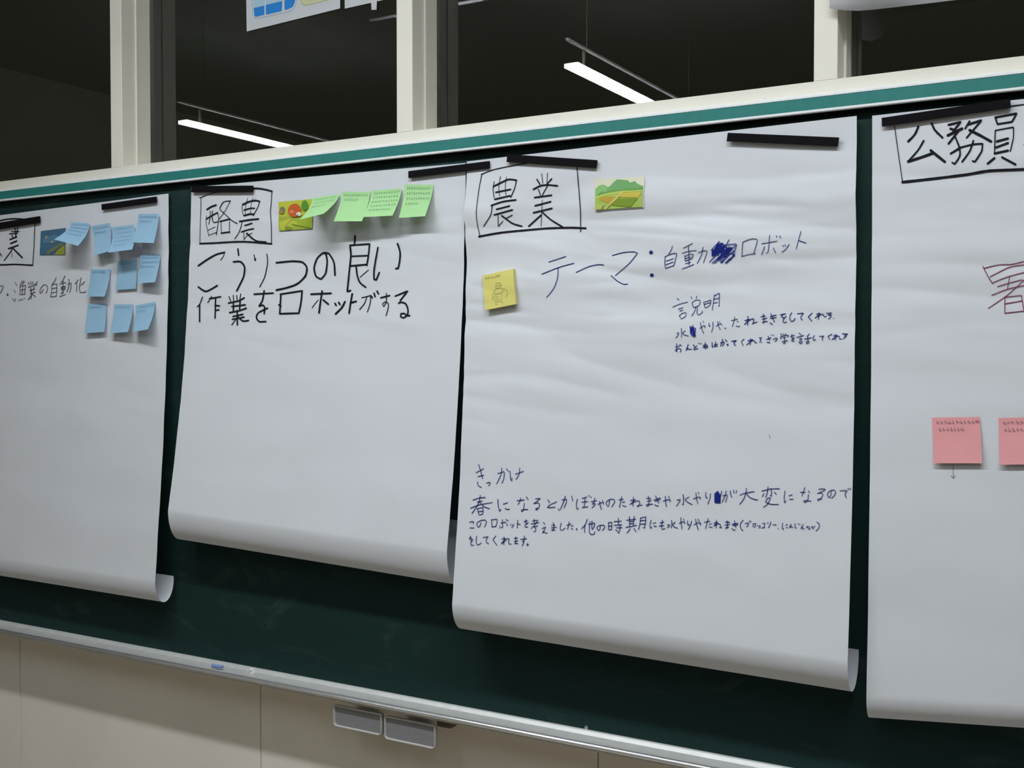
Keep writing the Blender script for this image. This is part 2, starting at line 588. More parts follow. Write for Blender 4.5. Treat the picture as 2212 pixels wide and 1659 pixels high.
def ribbon(bm, fn, pts, w):
    """flat ink ribbon with rounded ends; fn maps a flat position to the surface"""
    pts = smooth(pts)
    dense = [pts[0]]
    for p0, p1 in zip(pts[:-1], pts[1:]):
        L = math.hypot(p1[0] - p0[0], p1[1] - p0[1])
        k = max(1, int(L / 5.0))
        for i in range(1, k + 1):
            dense.append((p0[0] + (p1[0] - p0[0]) * i / k, p0[1] + (p1[1] - p0[1]) * i / k))
    pts = dense
    n = len(pts)
    left, right = [], []
    dirs = []
    for i in range(n):
        a, b = pts[max(0, i - 1)], pts[min(n - 1, i + 1)]
        dx, dy = b[0] - a[0], b[1] - a[1]
        L = math.hypot(dx, dy)
        dirs.append((dx / L, dy / L) if L > 1e-6 else (1, 0))
    prof = []
    d0, d1 = dirs[0], dirs[-1]
    h = w / 2
    prof.append((pts[0][0] - d0[0] * h * .9, pts[0][1] - d0[1] * h * .9, d0, h * .35))
    prof.append((pts[0][0] - d0[0] * h * .55, pts[0][1] - d0[1] * h * .55, d0, h * .8))
    for i in range(n):
        prof.append((pts[i][0], pts[i][1], dirs[i], h * (1 + 0.12 * noise.noise(Vector((pts[i][0] * .09, pts[i][1] * .09, w))))))
    prof.append((pts[-1][0] + d1[0] * h * .55, pts[-1][1] + d1[1] * h * .55, d1, h * .8))
    prof.append((pts[-1][0] + d1[0] * h * .9, pts[-1][1] + d1[1] * h * .9, d1, h * .35))
    for (x, y, d, hh) in prof:
        left.append(bm.verts.new(fn(x - d[1] * hh, y + d[0] * hh)))
        right.append(bm.verts.new(fn(x + d[1] * hh, y - d[0] * hh)))
    for i in range(len(prof) - 1):
        bm.faces.new((left[i], left[i + 1], right[i + 1], right[i]))


def write(sheet, name, ink, data, off=0.0011, label=None):
    """data: blocks 'crop width: x,y x,y; x,y ...' traced stroke by stroke"""
    bm = bmesh.new()
    fn = lambda x, y: sheet.on(x, y, off)
    for block in data.strip().split('\n'):
        head, body = block.split(':', 1)
        c, w = head.split()
        ox, oy, sc = CROP[c]
        for st in body.split(';'):
            st = st.strip()
            if not st:
                continue
            pts = [tuple(float(v) for v in q.split(',')) for q in st.split()]
            wd = float(w) * (1.18 if c == 'L' else 1.0) * (1.22 if ink is M['black_ink'] and float(w) >= 2.3 else 1.0)
            ribbon(bm, fn, [(ox + x * sc, oy + y * sc) for x, y in pts], wd)
    o = obj(name, bm, ink, sheet.o)
    if label:
        o['label'] = label
    return o


# sheet with blue notes
write(S1, 'boxed_heading', M['black_ink'], '''
N 1.6: 347,375 338,600 325,795
N 2.6: -200,770 0,792 150,788 325,797
N 2.4: -60,368 60,340 160,333 240,340 290,352
N 2.0: 148,425 152,488; 175,418 168,482; 112,462 190,460; 92,484 172,478; 118,495 128,520; 160,490 150,525
N 2.6: 100,540 165,515; 105,580 165,555; 85,632 180,598; 130,630 170,670 222,722
N 2.0: 125,620 100,670 40,750; 0,676 16,706
N 0.8: 118,640 118,720
''')
write(S1, 'handwriting', M['grey_ink'], '''
M 1.3: -10,440 50,435 65,460 20,560 0,590; 300,370 335,430; 275,520 305,565; 240,690 295,750 310,690; 440,345 395,430; 440,345 490,350 440,410; 400,445 510,425 500,520 490,610; 400,450 395,615; 405,520 500,505; 395,615 495,600; 450,430 440,610; 375,740 390,710; 410,700 420,730; 440,695 455,715; 475,680 490,695
M 1.5: 560,365 580,415; 610,350 615,410; 655,355 650,410; 745,355 690,410; 560,465 740,410; 600,480 610,520; 680,460 660,500; 590,540 690,500; 600,590 700,560; 625,500 620,700; 640,600 560,715; 640,600 705,650
M 1.3: 860,500 840,550 800,590 790,550 820,470 880,410 940,440 945,510 915,585; 1115,275 1090,340 1040,400; 1030,420 1030,520 1005,660; 1030,415 1130,395 1130,500 1120,640; 1035,490 1130,475; 1030,575 1125,560; 1005,660 1125,640
M 1.4: 1290,240 1240,350 1210,360; 1190,400 1310,370; 1255,340 1250,540; 1215,460 1300,440 1290,510 1225,520 1215,460; 1220,490 1290,475; 1210,590 1270,560; 1190,650 1300,610; 1250,540 1240,600; 1345,405 1415,375 1415,450 1385,570; 1370,300 1375,420 1330,560
M 1.3: 1560,315 1490,400; 1530,380 1520,550; 1615,275 1580,460 1590,570 1700,565 1710,535; 1690,350 1610,430
M 3.2: 150,600 152,630
''')
# sheet with green notes
write(S2, 'boxed_heading', M['black_ink'], '''
A 1.6: 115,285 150,295 300,235 500,175 620,165; 1850,130 1835,400 1815,620 1835,1000 1840,1400; 1135,890 1110,1000 1050,1150 960,1280; 1555,395 1510,530 1400,730
A 1.2: 155,290 150,600 135,1000 130,1390; 290,730 275,830 285,950 320,1100 340,1210; 860,375 720,630 580,820; 320,1075 490,995; 340,1195 530,1125; 635,865 640,1150; 840,820 830,1150; 1150,430 1135,550 1160,690 1195,740; 1180,1120 1180,1310 1250,1210 1380,1140
A 0.9: 1270,310 1220,500 1210,700; 1395,300 1345,500 1335,690
A 1.5: 550,655 580,780 555,980 520,1190; 375,620 375,750 345,935
A 3.0: 1400,75 1550,80 1700,105 1850,145; 130,1395 500,1380 900,1355 1200,1350 1500,1370 1840,1400; 300,580 400,515 515,475; 1155,465 1300,395 1450,365 1555,385; 1185,725 1320,690 1420,695; 1080,865 1300,830 1525,805; 1250,1150 1380,1270 1500,1340 1710,1360
A 2.5: 290,805 400,735 550,655; 1185,595 1320,555 1430,550; 1205,960 1370,910; 1120,1115 1280,1065 1410,1040; 610,865 830,810; 640,1145 840,1115
A 2.0: 430,620 420,750 435,850 465,895 560,870; 600,560 690,405 860,375; 615,585 760,720 900,850 1020,915
''')
write(S2, 'marker_lettering', M['black_ink'], '''
B 3.0: 200,970 280,915 360,870 435,850; 200,1160 270,1200 370,1148; 515,935 580,935 615,985 605,1070 545,1195; 1330,860 1345,870 1355,940 1340,1040 1300,1090 1255,1065 1238,990 1265,905 1320,855 1370,862 1415,940 1425,1055
B 1.4: 435,850 425,885 400,920
B 2.6: 555,820 562,878
B 2.0: 700,872 708,930 715,905; 815,865 820,950 795,1070 750,1160
B 3.3: 900,943 1040,930 1130,938 1172,985 1160,1060 1090,1130 1000,1165 900,1188
C 3.0: 775,785 770,865; 730,870 905,858 895,960 880,1050; 730,875 738,960 725,1090 705,1285 735,1275; 735,1055 880,1042; 785,1060 795,1140 820,1205 870,1245; 980,890 960,1000 945,1100 945,1175 965,1180 992,1115; 1155,855 1178,930 1175,1010 1160,1078 1140,1078
C 2.5: 738,968 893,962
C 1.5: 820,1155 895,1090
''')
write(S2, 'marker_lettering', M['black_ink'], '''
B 2.6: 300,1265 400,1248; 355,1262 350,1440; 352,1325 390,1330; 352,1370 385,1365; 212,1320 212,1470
B 2.0: 238,1250 215,1310 190,1340; 320,1245 285,1300; 475,1245 490,1290; 513,1235 518,1290; 545,1235 548,1285; 580,1222 570,1285; 545,1440 500,1500
B 2.7: 470,1305 560,1285 612,1258; 515,1310 515,1380; 575,1285 570,1360; 480,1390 560,1375 630,1350; 510,1425 600,1405; 505,1450 610,1430; 548,1370 550,1500; 555,1430 600,1465 650,1460; 500,1335 620,1320
B 2.8: 700,1225 870,1215; 790,1195 775,1280 745,1330; 745,1332 780,1322 795,1345 790,1400; 820,1350 740,1390 720,1430 745,1470 805,1470
B 3.0: 935,1225 1130,1195 1120,1300 1100,1395; 940,1225 930,1400 1095,1395; 922,1320 940,1335
C 1.5: 445,1360 415,1395 390,1430
C 3.2: 380,1308 560,1300; 480,1280 465,1380 452,1475; 490,1360 535,1398; 595,1390 605,1408; 628,1382 640,1400; 685,1375 655,1430 600,1485; 750,1305 735,1390 722,1478; 735,1385 785,1372
C 2.0: 835,1340 915,1320 910,1390 885,1468; 880,1330 860,1390 815,1445; 1055,1300 1055,1380 1030,1420 1020,1395 1045,1375 1072,1390 1070,1440 1052,1500
C 2.8: 915,1320 930,1340; 945,1300 955,1330; 972,1280 985,1305; 1005,1340 1085,1320; 1135,1325 1245,1280 1180,1365; 1165,1390 1180,1380 1225,1390 1248,1440 1245,1490 1210,1520 1185,1510 1185,1485 1215,1480 1240,1500 1265,1500
''')
# sheet with blue handwriting
write(S3, 'boxed_heading', M['black_ink'], '''
D 1.6: 240,300 215,430 192,620 200,720 225,830; 345,365 335,430 345,500; 378,650 380,748 420,700
D 2.0: 235,302 330,265 450,238 630,207; 1050,225 1065,400 1080,600 1083,790; 535,352 520,420 485,500; 328,572 315,650 255,745; 440,680 500,650; 722,430 740,480; 800,400 755,480
D 3.4: 215,833 400,800 600,780 800,763 1000,757 1125,762
D 1.3: 400,320 385,400 390,490; 450,325 440,400 445,480; 750,295 760,380; 800,290 795,380; 755,520 745,745
D 2.8: 340,405 420,365 470,345 535,352; 360,455 485,430; 350,515 480,485; 320,568 420,535 530,520; 365,600 475,572; 345,648 500,605; 410,655 500,720 580,745; 680,430 740,400 800,392 885,400; 690,500 835,480; 695,570 828,535; 680,630 838,592; 745,650 640,745; 755,625 830,690 930,752
D 2.3: 710,345 735,388; 835,340 795,385
''')
write(S3, 'theme_line', M['blue_ink'], '''
D 1.6: 812,1050 955,1003; 752,1153 900,1095 1025,1060; 890,1105 885,1190 850,1280 793,1350; 1045,1138 1150,1090 1230,1072 1280,1075; 1352,995 1450,968 1540,963 1568,975 1500,1060 1380,1165; 1342,1165 1400,1215 1450,1240 1483,1237
D 7.5: 1681,968 1686,968; 1688,1162 1693,1162
E 1.5: 325,315 310,380 240,500; 165,550 270,495 400,470 420,490 390,620 350,750; 165,545 160,700 175,800 350,740; 185,640 350,590; 185,720 340,660; 565,360 760,260; 540,470 680,430 845,410; 595,520 600,640 650,620; 600,540 700,490 780,500 760,560 720,600; 600,590 720,550; 605,640 740,590; 610,700 720,665; 670,310 685,500 685,725; 540,810 680,760 790,715; 890,465 990,420 1080,420 1060,500 1000,680; 990,340 960,500 865,690; 1855,230 1845,350 1835,545; 1855,235 1960,185 2080,155 2160,170 2170,200 2140,320 2090,480; 1835,540 1980,500 2130,480
P 1.5: 1180,320 1340,292; 1262,230 1255,330 1245,405 1225,418; 1210,350 1180,430; 1300,365 1325,415; 1330,235 1340,252; 1365,238 1380,258; 1398,335 1405,350; 1420,328 1428,345; 1465,325 1435,370 1390,408; 1588,190 1560,290 1538,375; 1560,285 1640,312
''')
write(S3, 'explanation_heading', M['blue_ink'], '''
P 1.4: 300,885 322,905; 255,978 330,945 410,925; 445,870 455,893; 505,862 498,892; 688,850 680,920 665,1005; 688,858 740,832 738,900 738,968 728,965
F 1.4: 285,305 385,268; 315,355 385,325; 300,460 385,400 460,390 465,410 450,480 350,540 300,460; 605,150 690,95 790,90 800,120 770,220 640,265 605,150; 690,265 670,350 600,465; 730,265 725,400 750,445 800,430 860,375 845,345; 885,140 1050,90 1060,110 1025,220 925,275; 880,140 905,240 925,275; 900,190 1035,150; 1115,70 1240,45; 1115,160 1210,145
''')
write(S3, 'explanation_text', M['blue_ink'], '''
F 1.4: 245,880 290,870 270,930 220,995; 350,765 355,980; 445,820 370,880 420,920 520,945; 790,765 880,700 920,705 910,750; 805,625 840,780 885,885; 865,590 880,625; 1010,640 1015,720 1035,700; 1105,615 1105,740 1070,855; 1185,715 1260,655 1310,660 1315,690; 1215,600 1240,700 1280,800; 1265,600 1275,615; 1385,755 1415,770; 1545,580 1690,545; 1630,495 1605,600 1565,725; 1680,605 1710,600; 1660,700 1690,718 1750,715
F 1.8: 1940,475 1935,690; 1870,580 1985,540 1910,620 1860,675; 1870,660 1960,580 2060,530 2085,550 2060,650 2100,630 2160,610; 2060,650 2040,660
G 1.7: 40,465 135,440; 65,520 170,490; 90,400 105,500 110,570 90,605 70,590 110,575 180,570; 265,390 300,480 345,580; 250,460 385,425; 250,500 385,480; 245,600 275,625 305,635; 475,420 600,395; 545,400 500,470 560,480 560,520; 615,450 550,520 545,580 575,600 625,580; 740,370 700,440 700,530 735,570 780,555 815,500; 870,395 1010,380 950,460 950,510 980,535; 1205,380 1115,465 1200,565; 1355,365 1360,440 1340,525; 1300,405 1395,385 1320,450 1270,495; 1280,480 1370,430 1450,400 1460,430 1490,465 1530,455; 1530,385 1650,375 1560,430 1640,430 1630,470 1575,515; 1688,503 1694,510
F 1.7: 205,1215 305,1185; 240,1130 240,1300 205,1300 230,1265 310,1245 345,1280 325,1335; 310,1155 350,1175; 240,1300 250,1330; 515,1145 460,1300 510,1230 525,1270 590,1260; 630,1155 670,1200; 720,1180 645,1250 660,1275 745,1245; 765,1115 780,1130; 815,1125 830,1130; 870,1175 955,1150; 870,1220 980,1180; 920,1105 905,1220 925,1250 980,1205; 1085,1100 1090,1215 1110,1200; 1130,1165 1215,1140; 1165,1090 1165,1190 1140,1210 1150,1190 1210,1190; 1285,1110 1380,1090 1370,1130 1330,1185; 1335,1020 1320,1110 1285,1190; 1400,1035 1445,1080; 1430,1150 1475,1140 1455,1180; 1550,1075 1670,1050 1610,1110 1610,1150 1650,1170; 1850,1020 1785,1085 1830,1180; 2005,1015 1995,1155; 1940,1060 2065,1030 1980,1100 1910,1160; 1930,1140 2040,1060 2100,1060 2100,1100 2150,1110
G 1.6: 0,945 60,935 20,985 40,1000 10,1045; 50,1045 58,1050; 165,980 270,940; 200,905 235,1005; 175,1040 200,1050 245,1050; 275,875 290,885; 318,880 330,890; 320,980 370,950 410,960 400,990 355,1025; 485,850 510,875; 540,850 548,870; 605,850 580,885; 495,910 485,950 500,965; 490,915 570,890 670,885 640,920; 535,940 600,925 570,965 580,1010 590,1050 560,1080 550,1065; 520,1035 640,1005; 710,910 800,885; 745,865 730,940 770,940 775,980; 800,940 740,985 740,1015 800,1015; 905,835 950,870; 850,935 1010,890; 915,965 965,955; 920,992 965,982; 905,1035 975,1020 970,1060 920,1075 905,1035; 1140,855 1090,910; 1100,900 1110,1020; 1030,970 1190,940; 1070,1035 1130,1020 1130,1060 1080,1075 1070,1035; 1255,890 1225,950 1240,1010 1280,980; 1370,910 1475,900 1430,950 1445,1005; 1655,860 1560,910 1610,985; 1740,860 1745,920 1725,995; 1690,900 1780,880 1720,940 1655,985; 1670,970 1760,910 1820,905 1825,970 1870,970; 1890,850 2020,855 1930,900 1985,905 1910,965
''')
write(S3, 'reason_heading', M['blue_ink'], '''
O 1.5: 258,112 280,180 300,260; 232,197 312,155; 250,238 312,222; 245,293 258,335 288,348; 340,305 375,295 378,310 362,332; 458,205 520,185 525,200 520,260 500,305; 500,150 490,220 445,315; 548,155 570,185; 585,180 590,270 605,280 605,250; 640,212 725,183; 685,150 680,210 648,265
''')
write(S3, 'reason_text', M['blue_ink'], '''
H 1.6: 215,305 340,260 485,245; 305,345 415,320; 165,480 350,405 635,355; 375,200 350,340 290,460 195,590; 365,340 450,440 575,490; 310,490 435,460 435,600 350,630 310,490; 340,555 430,540; 755,290 770,450 795,550 825,500; 875,390 970,360; 915,480 950,505 1010,500; 1175,315 1330,300; 1250,260 1240,320 1195,400; 1375,235 1415,290; 1335,370 1320,480 1310,530 1270,550 1265,525 1310,505 1410,510; 1575,275 1685,265 1600,335 1535,380; 1535,378 1620,360 1665,390 1650,460 1600,520 1580,510 1590,480 1620,480; 1845,295 1880,360; 2035,340 1900,400 1830,460 1900,465 2000,455
I 1.6: 60,485 80,530; 140,300 235,280 235,350 185,470; 210,215 190,300 105,505; 350,215 375,325; 475,280 450,400 465,510 500,475; 575,265 680,235; 570,345 700,335; 640,245 635,350 620,450 590,470 580,455 630,455 700,450; 715,200 735,220; 765,230 780,245; 770,335 895,315; 855,260 830,340 790,395 860,370 855,410 790,470; 920,395 1010,350 1045,360 1035,390; 955,330 970,420 995,505; 1015,305 1025,330; 1170,310 1165,400 1140,440 1100,390 1110,330 1200,280 1270,290 1285,340 1220,450; 1375,300 1470,280; 1435,230 1415,340 1385,460; 1450,350 1505,340; 1455,415 1490,435 1530,435; 1690,235 1680,435; 1625,310 1740,285 1680,340 1615,400; 1625,390 1720,335 1810,315 1830,350 1810,420 1780,450 1770,430 1810,415 1880,410; 1975,265 2070,265; 1985,330 2080,310; 2015,215 2030,330 2020,420 1990,440 1965,410 2010,395 2110,390
J 1.6: 160,310 200,400 230,470; 125,405 265,350; 150,430 265,380; 145,500 180,525 220,530; 330,425 440,390 485,405 470,440; 370,320 380,430 395,545; 440,320 465,360; 625,405 700,385 680,440 615,530; 760,280 770,400 760,505 740,490; 885,335 800,390 860,450 955,500; 985,375 1090,335 1140,345 1120,380; 1040,250 1050,370 1080,480; 1085,235 1100,265; 1255,235 1250,320 1270,365 1285,340; 1355,265 1340,370 1295,490; 1600,210 1570,320 1565,470; 1620,310 1720,290 1715,340 1680,445; 1695,205 1670,310 1605,450; 1780,200 1795,290 1820,345; 1855,185 1865,250; 1925,195 1910,250; 1990,295 2110,250 2306,218; 2135,145 2120,250 2080,370 1990,495; 2120,255 2212,344 2300,385 2384,399
K 1.6: 245,295 430,250 610,245; 375,205 370,270; 365,280 350,360 325,425; 440,240 445,330 445,400 420,385; 290,345 255,410; 505,315 545,360; 370,440 430,435 400,500 350,580 275,630; 370,440 320,515 380,550 450,570 590,570; 730,290 710,430 720,540 745,500; 805,395 875,370; 820,465 895,462; 1045,320 1150,320; 1140,220 1110,310 1080,400; 1215,295 1240,320; 1215,365 1200,480 1150,530 1110,510 1150,490 1270,505; 1430,260 1500,245 1570,260 1490,310 1400,345; 1400,343 1480,330 1515,370 1480,440 1420,490 1400,475 1440,455 1490,460; 1690,290 1680,380 1645,435 1615,390 1620,330 1680,280 1750,270 1780,320 1750,390 1690,445; 1870,290 1950,285 2025,285 1980,340 1980,390 2005,435; 2035,240 2055,265; 2080,235 2095,260
H 1.5: 140,785 200,768 235,775 220,810; 155,905 240,908; 390,790 370,860 340,895 300,840 310,790 400,740 490,735 510,790 465,890; 620,725 625,800 630,890; 620,730 740,715 740,780 715,880; 630,885 710,875; 820,800 930,780; 855,725 860,830 860,905 835,890; 805,860 800,915; 940,810 970,865; 930,720 945,740; 965,735 985,750; 1030,830 1040,850; 1065,830 1070,845; 1105,825 1085,870 1060,900; 1190,735 1180,820 1180,910; 1190,815 1245,835; 1325,770 1400,750; 1370,725 1350,790 1390,800 1385,840; 1420,790 1350,840 1345,880 1370,890 1410,885; 1510,755 1600,740; 1545,715 1550,800; 1480,820 1650,790; 1630,730 1560,840 1480,920; 1535,880 1620,865; 1545,880 1580,920 1575,970 1550,995 1540,980; 1745,785 1780,825; 1720,920 1800,880 1760,960 1715,1025 1770,985 1785,1020 1830,1015; 1920,850 2000,840; 1920,905 2030,890; 1960,790 1975,880 1965,950 1930,965 1930,945 1970,945 2000,955; 2135,800 2110,890 2120,950 2150,960 2220,910
I 1.6: 240,850 340,825; 295,775 280,860 260,940; 340,870 380,858; 340,920 375,935; 690,720 640,840 565,920; 640,830 630,930 635,1005; 745,770 735,900 735,1010 780,1050 840,1040 850,990; 715,830 850,800 845,860 800,940 785,920; 790,755 785,900; 975,850 965,920 935,975 900,920 900,890 960,850 1050,850 1070,890 1020,960; 1150,790 1150,945 1215,945 1225,785 1150,790; 1150,870 1215,862; 1270,770 1430,760; 1365,695 1365,840; 1275,850 1440,835; 1320,905 1440,900; 1400,840 1395,950 1370,1020 1350,1000; 1305,955 1345,970; 1540,740 1740,715; 1605,665 1605,870; 1705,655 1690,860; 1610,770 1690,760; 1610,815 1690,810; 1530,895 1760,850; 1620,920 1590,970 1545,1020; 1700,915 1750,990; 1845,690 1830,830 1800,940; 1845,695 1960,660 1955,780 1930,910 1905,895; 1845,750 1945,740; 1840,825 1945,820; 2075,735 2050,850 2060,920 2085,890
I 3.0: 455,930 460,940
J 1.6: 105,910 165,895; 120,970 180,975; 260,900 345,880; 235,965 340,955; 310,840 295,920 290,1000 310,1040 365,1020; 415,945 470,935 460,970 415,1005; 510,840 515,940 500,1005; 590,885 530,930 570,990 640,1010; 675,905 770,870 800,885 790,915; 710,785 715,900 735,1030; 770,810 780,850; 855,850 855,920 880,955 890,930; 945,860 920,950 870,1040; 995,940 1090,890 1145,910 1130,945; 1030,815 1050,920 1090,1050; 1085,815 1110,860; 1220,885 1340,860; 1300,805 1280,900 1245,1020; 1330,930 1370,915; 1325,985 1390,995; 1480,835 1475,1005; 1425,905 1520,880 1470,920 1420,970; 1430,960 1510,920 1560,925 1575,960 1550,1010 1555,990 1600,1000; 1675,880 1770,885; 1670,945 1775,930; 1715,850 1720,930 1715,1000 1690,1020 1685,1000 1750,990; 1875,850 1885,920 1905,1000; 1820,930 1900,910 1950,905; 1840,955 1945,940; 1820,1020 1850,1050 1890,1055; 2065,840 2010,900 2000,960 2020,1030 2060,1065; 2105,910 2170,900 2180,920 2140,990; 2195,860 2205,885; 2225,855 2235,875
K 1.5: 60,975 65,1040 100,1035 125,965 60,975; 155,1010 165,1025; 185,1005 195,1020; 215,1015 200,1045 180,1060; 255,970 310,960 305,1000 290,1045; 230,1060 310,1050; 370,945 375,980; 430,935 420,1000 375,1060; 480,995 545,995; 580,1070 590,1078; 680,960 670,1050 685,1095 695,1075; 740,1000 780,990; 750,1055 780,1052; 855,980 815,1060 860,1015 865,1055 890,1045; 940,970 930,1040 945,1065 965,1050; 1000,970 1010,980; 1030,980 1040,990; 1110,985 1050,1080 1095,1040 1100,1085 1125,1080; 1170,1045 1215,1030; 1195,1025 1190,1060; 1235,1040 1230,1085 1210,1080 1245,1080; 1275,1025 1290,1045; 1330,1030 1285,1060 1320,1075; 1345,1020 1355,1030; 1390,940 1430,970 1440,1020 1415,1080 1370,1120
H 1.5: 135,1130 190,1125; 165,1080 150,1160 190,1165 200,1210; 215,1150 170,1220 170,1275 200,1285 235,1280; 300,1085 285,1180 300,1260 340,1275 395,1230; 435,1115 550,1095 505,1160 510,1220 555,1250; 715,1080 650,1160 735,1280; 890,1105 895,1180 885,1270; 840,1150 930,1130 870,1200 830,1255; 850,1240 920,1180 980,1130 1000,1150 990,1230 1010,1260 1045,1255; 1110,1135 1190,1125; 1110,1195 1195,1185; 1145,1100 1150,1180 1140,1245 1120,1250 1130,1235 1195,1250; 1250,1155 1385,1140; 1330,1080 1325,1200 1300,1215 1295,1190 1325,1185 1310,1250 1285,1300; 1400,1245 1385,1275 1405,1295 1425,1270 1400,1245
''')
write(S3, 'crossed_out_word', M['scribble_ink'], '''
E 3.0: 1190,450 1390,255; 1195,490 1420,260; 1200,530 1470,290; 1200,400 1190,520; 1270,340 1260,520; 1330,290 1320,520; 1390,260 1390,560; 1440,300 1440,560; 1500,330 1490,540; 1540,370 1530,500; 1300,600 1450,490 1600,390; 1230,420 1340,230; 1300,470 1480,400 1600,350
E 1.8: 1165,410 1345,215; 1130,665 1230,560 1480,320; 1190,690 1300,590 1560,330; 1240,690 1350,590 1600,340; 1300,640 1450,490 1650,340; 1350,640 1500,500 1690,300; 1390,690 1480,580 1660,420; 1470,690 1560,600 1680,510; 1500,690 1680,490; 1370,670 1460,600 1600,470; 1480,290 1700,270 1720,290 1640,520 1590,610; 1505,270 1555,180; 1470,560 1500,500 1580,470 1640,490; 1560,630 1670,520
''', off=0.0014, label='bright blue crossed-out patch')
write(S3, 'crossed_out_word', M['scribble_ink'], '''
F 2.0: 560,715 575,900; 590,730 600,940; 625,695 630,950; 650,740 655,975; 685,760 670,930; 560,740 690,950; 575,760 600,900; 610,740 640,950
''', off=0.0014, label='bright blue crossed-out patch')
write(S3, 'crossed_out_word', M['scribble_ink'], '''
J 2.4: 1450,260 1450,450; 1475,235 1470,460; 1500,215 1495,462; 1520,225 1520,460; 1540,250 1540,450; 1560,290 1558,465
''', off=0.0014, label='bright blue crossed-out patch')
write(S3, 'pen_slip', M['grey_ink'], '''
P 1.0: 1258,2305 1268,2342
''')
# sheet with pink notes
write(S4, 'boxed_heading', M['black_ink'], '''
L 1.6: 222,285 245,450 275,655
L 4.0: 275,655 500,630 700,605 850,580 1081,570 1400,552; 312,518 400,490 470,465; 462,445 555,520; 575,345 670,300; 720,310 790,345 862,385
L 2.2: 990,152 1081,140 1400,112
L 3.2: 380,285 355,340 312,385; 468,265 490,310 540,360; 580,275 660,255 610,320; 592,300 640,315; 650,310 580,400; 595,465 660,425; 705,275 795,245; 890,225 1030,200; 900,385 975,365; 895,425 975,395; 885,465 975,445; 885,495 840,532; 935,490 1025,538
L 2.6: 415,380 380,440 312,518; 620,345 650,420 655,480 620,535 605,525; 720,250 690,300; 795,250 700,360; 660,425 740,405 805,400 800,450 755,520 740,515; 745,380 720,450 670,520; 890,225 905,270; 1030,205 1000,255; 905,270 1000,255
L 2.2: 890,315 885,470; 890,312 1010,290 1010,360 990,450; 1081,405 1110,430
''')
write(S4, 'red_lettering', M['red_ink'], '''
Q 1.8: 520,112 555,180 588,232; 530,125 630,102 720,98 804,78 900,60; 572,183 700,120 804,102 900,95; 590,225 690,185 804,155 900,140; 622,252 700,228 790,205; 705,182 690,268; 582,312 690,270 804,245 880,235; 850,160 800,210 690,310 558,402; 672,330 672,435; 672,325 785,312 800,400 804,415; 675,370 790,350; 672,435 804,420
''')
write(S4, 'pencil_arrow', M['grey_ink'], '''
Q 0.9: 314,1485 318,1570; 300,1555 318,1572 332,1555
''')


# ------------------------------------------------------------------ sticky notes, cards, magnets
def cpx(crop, x, y):
    ox, oy, sc = CROP[crop]
    return ox + x * sc, oy + y * sc


def ink_of(m_):
    n_ = m_.name + '_pen'
    c_ = m_.node_tree.nodes['Principled BSDF'].inputs['Base Color'].default_value
    return flat(n_, (c_[0] * .50, c_[1] * .60, c_[2] * .62))


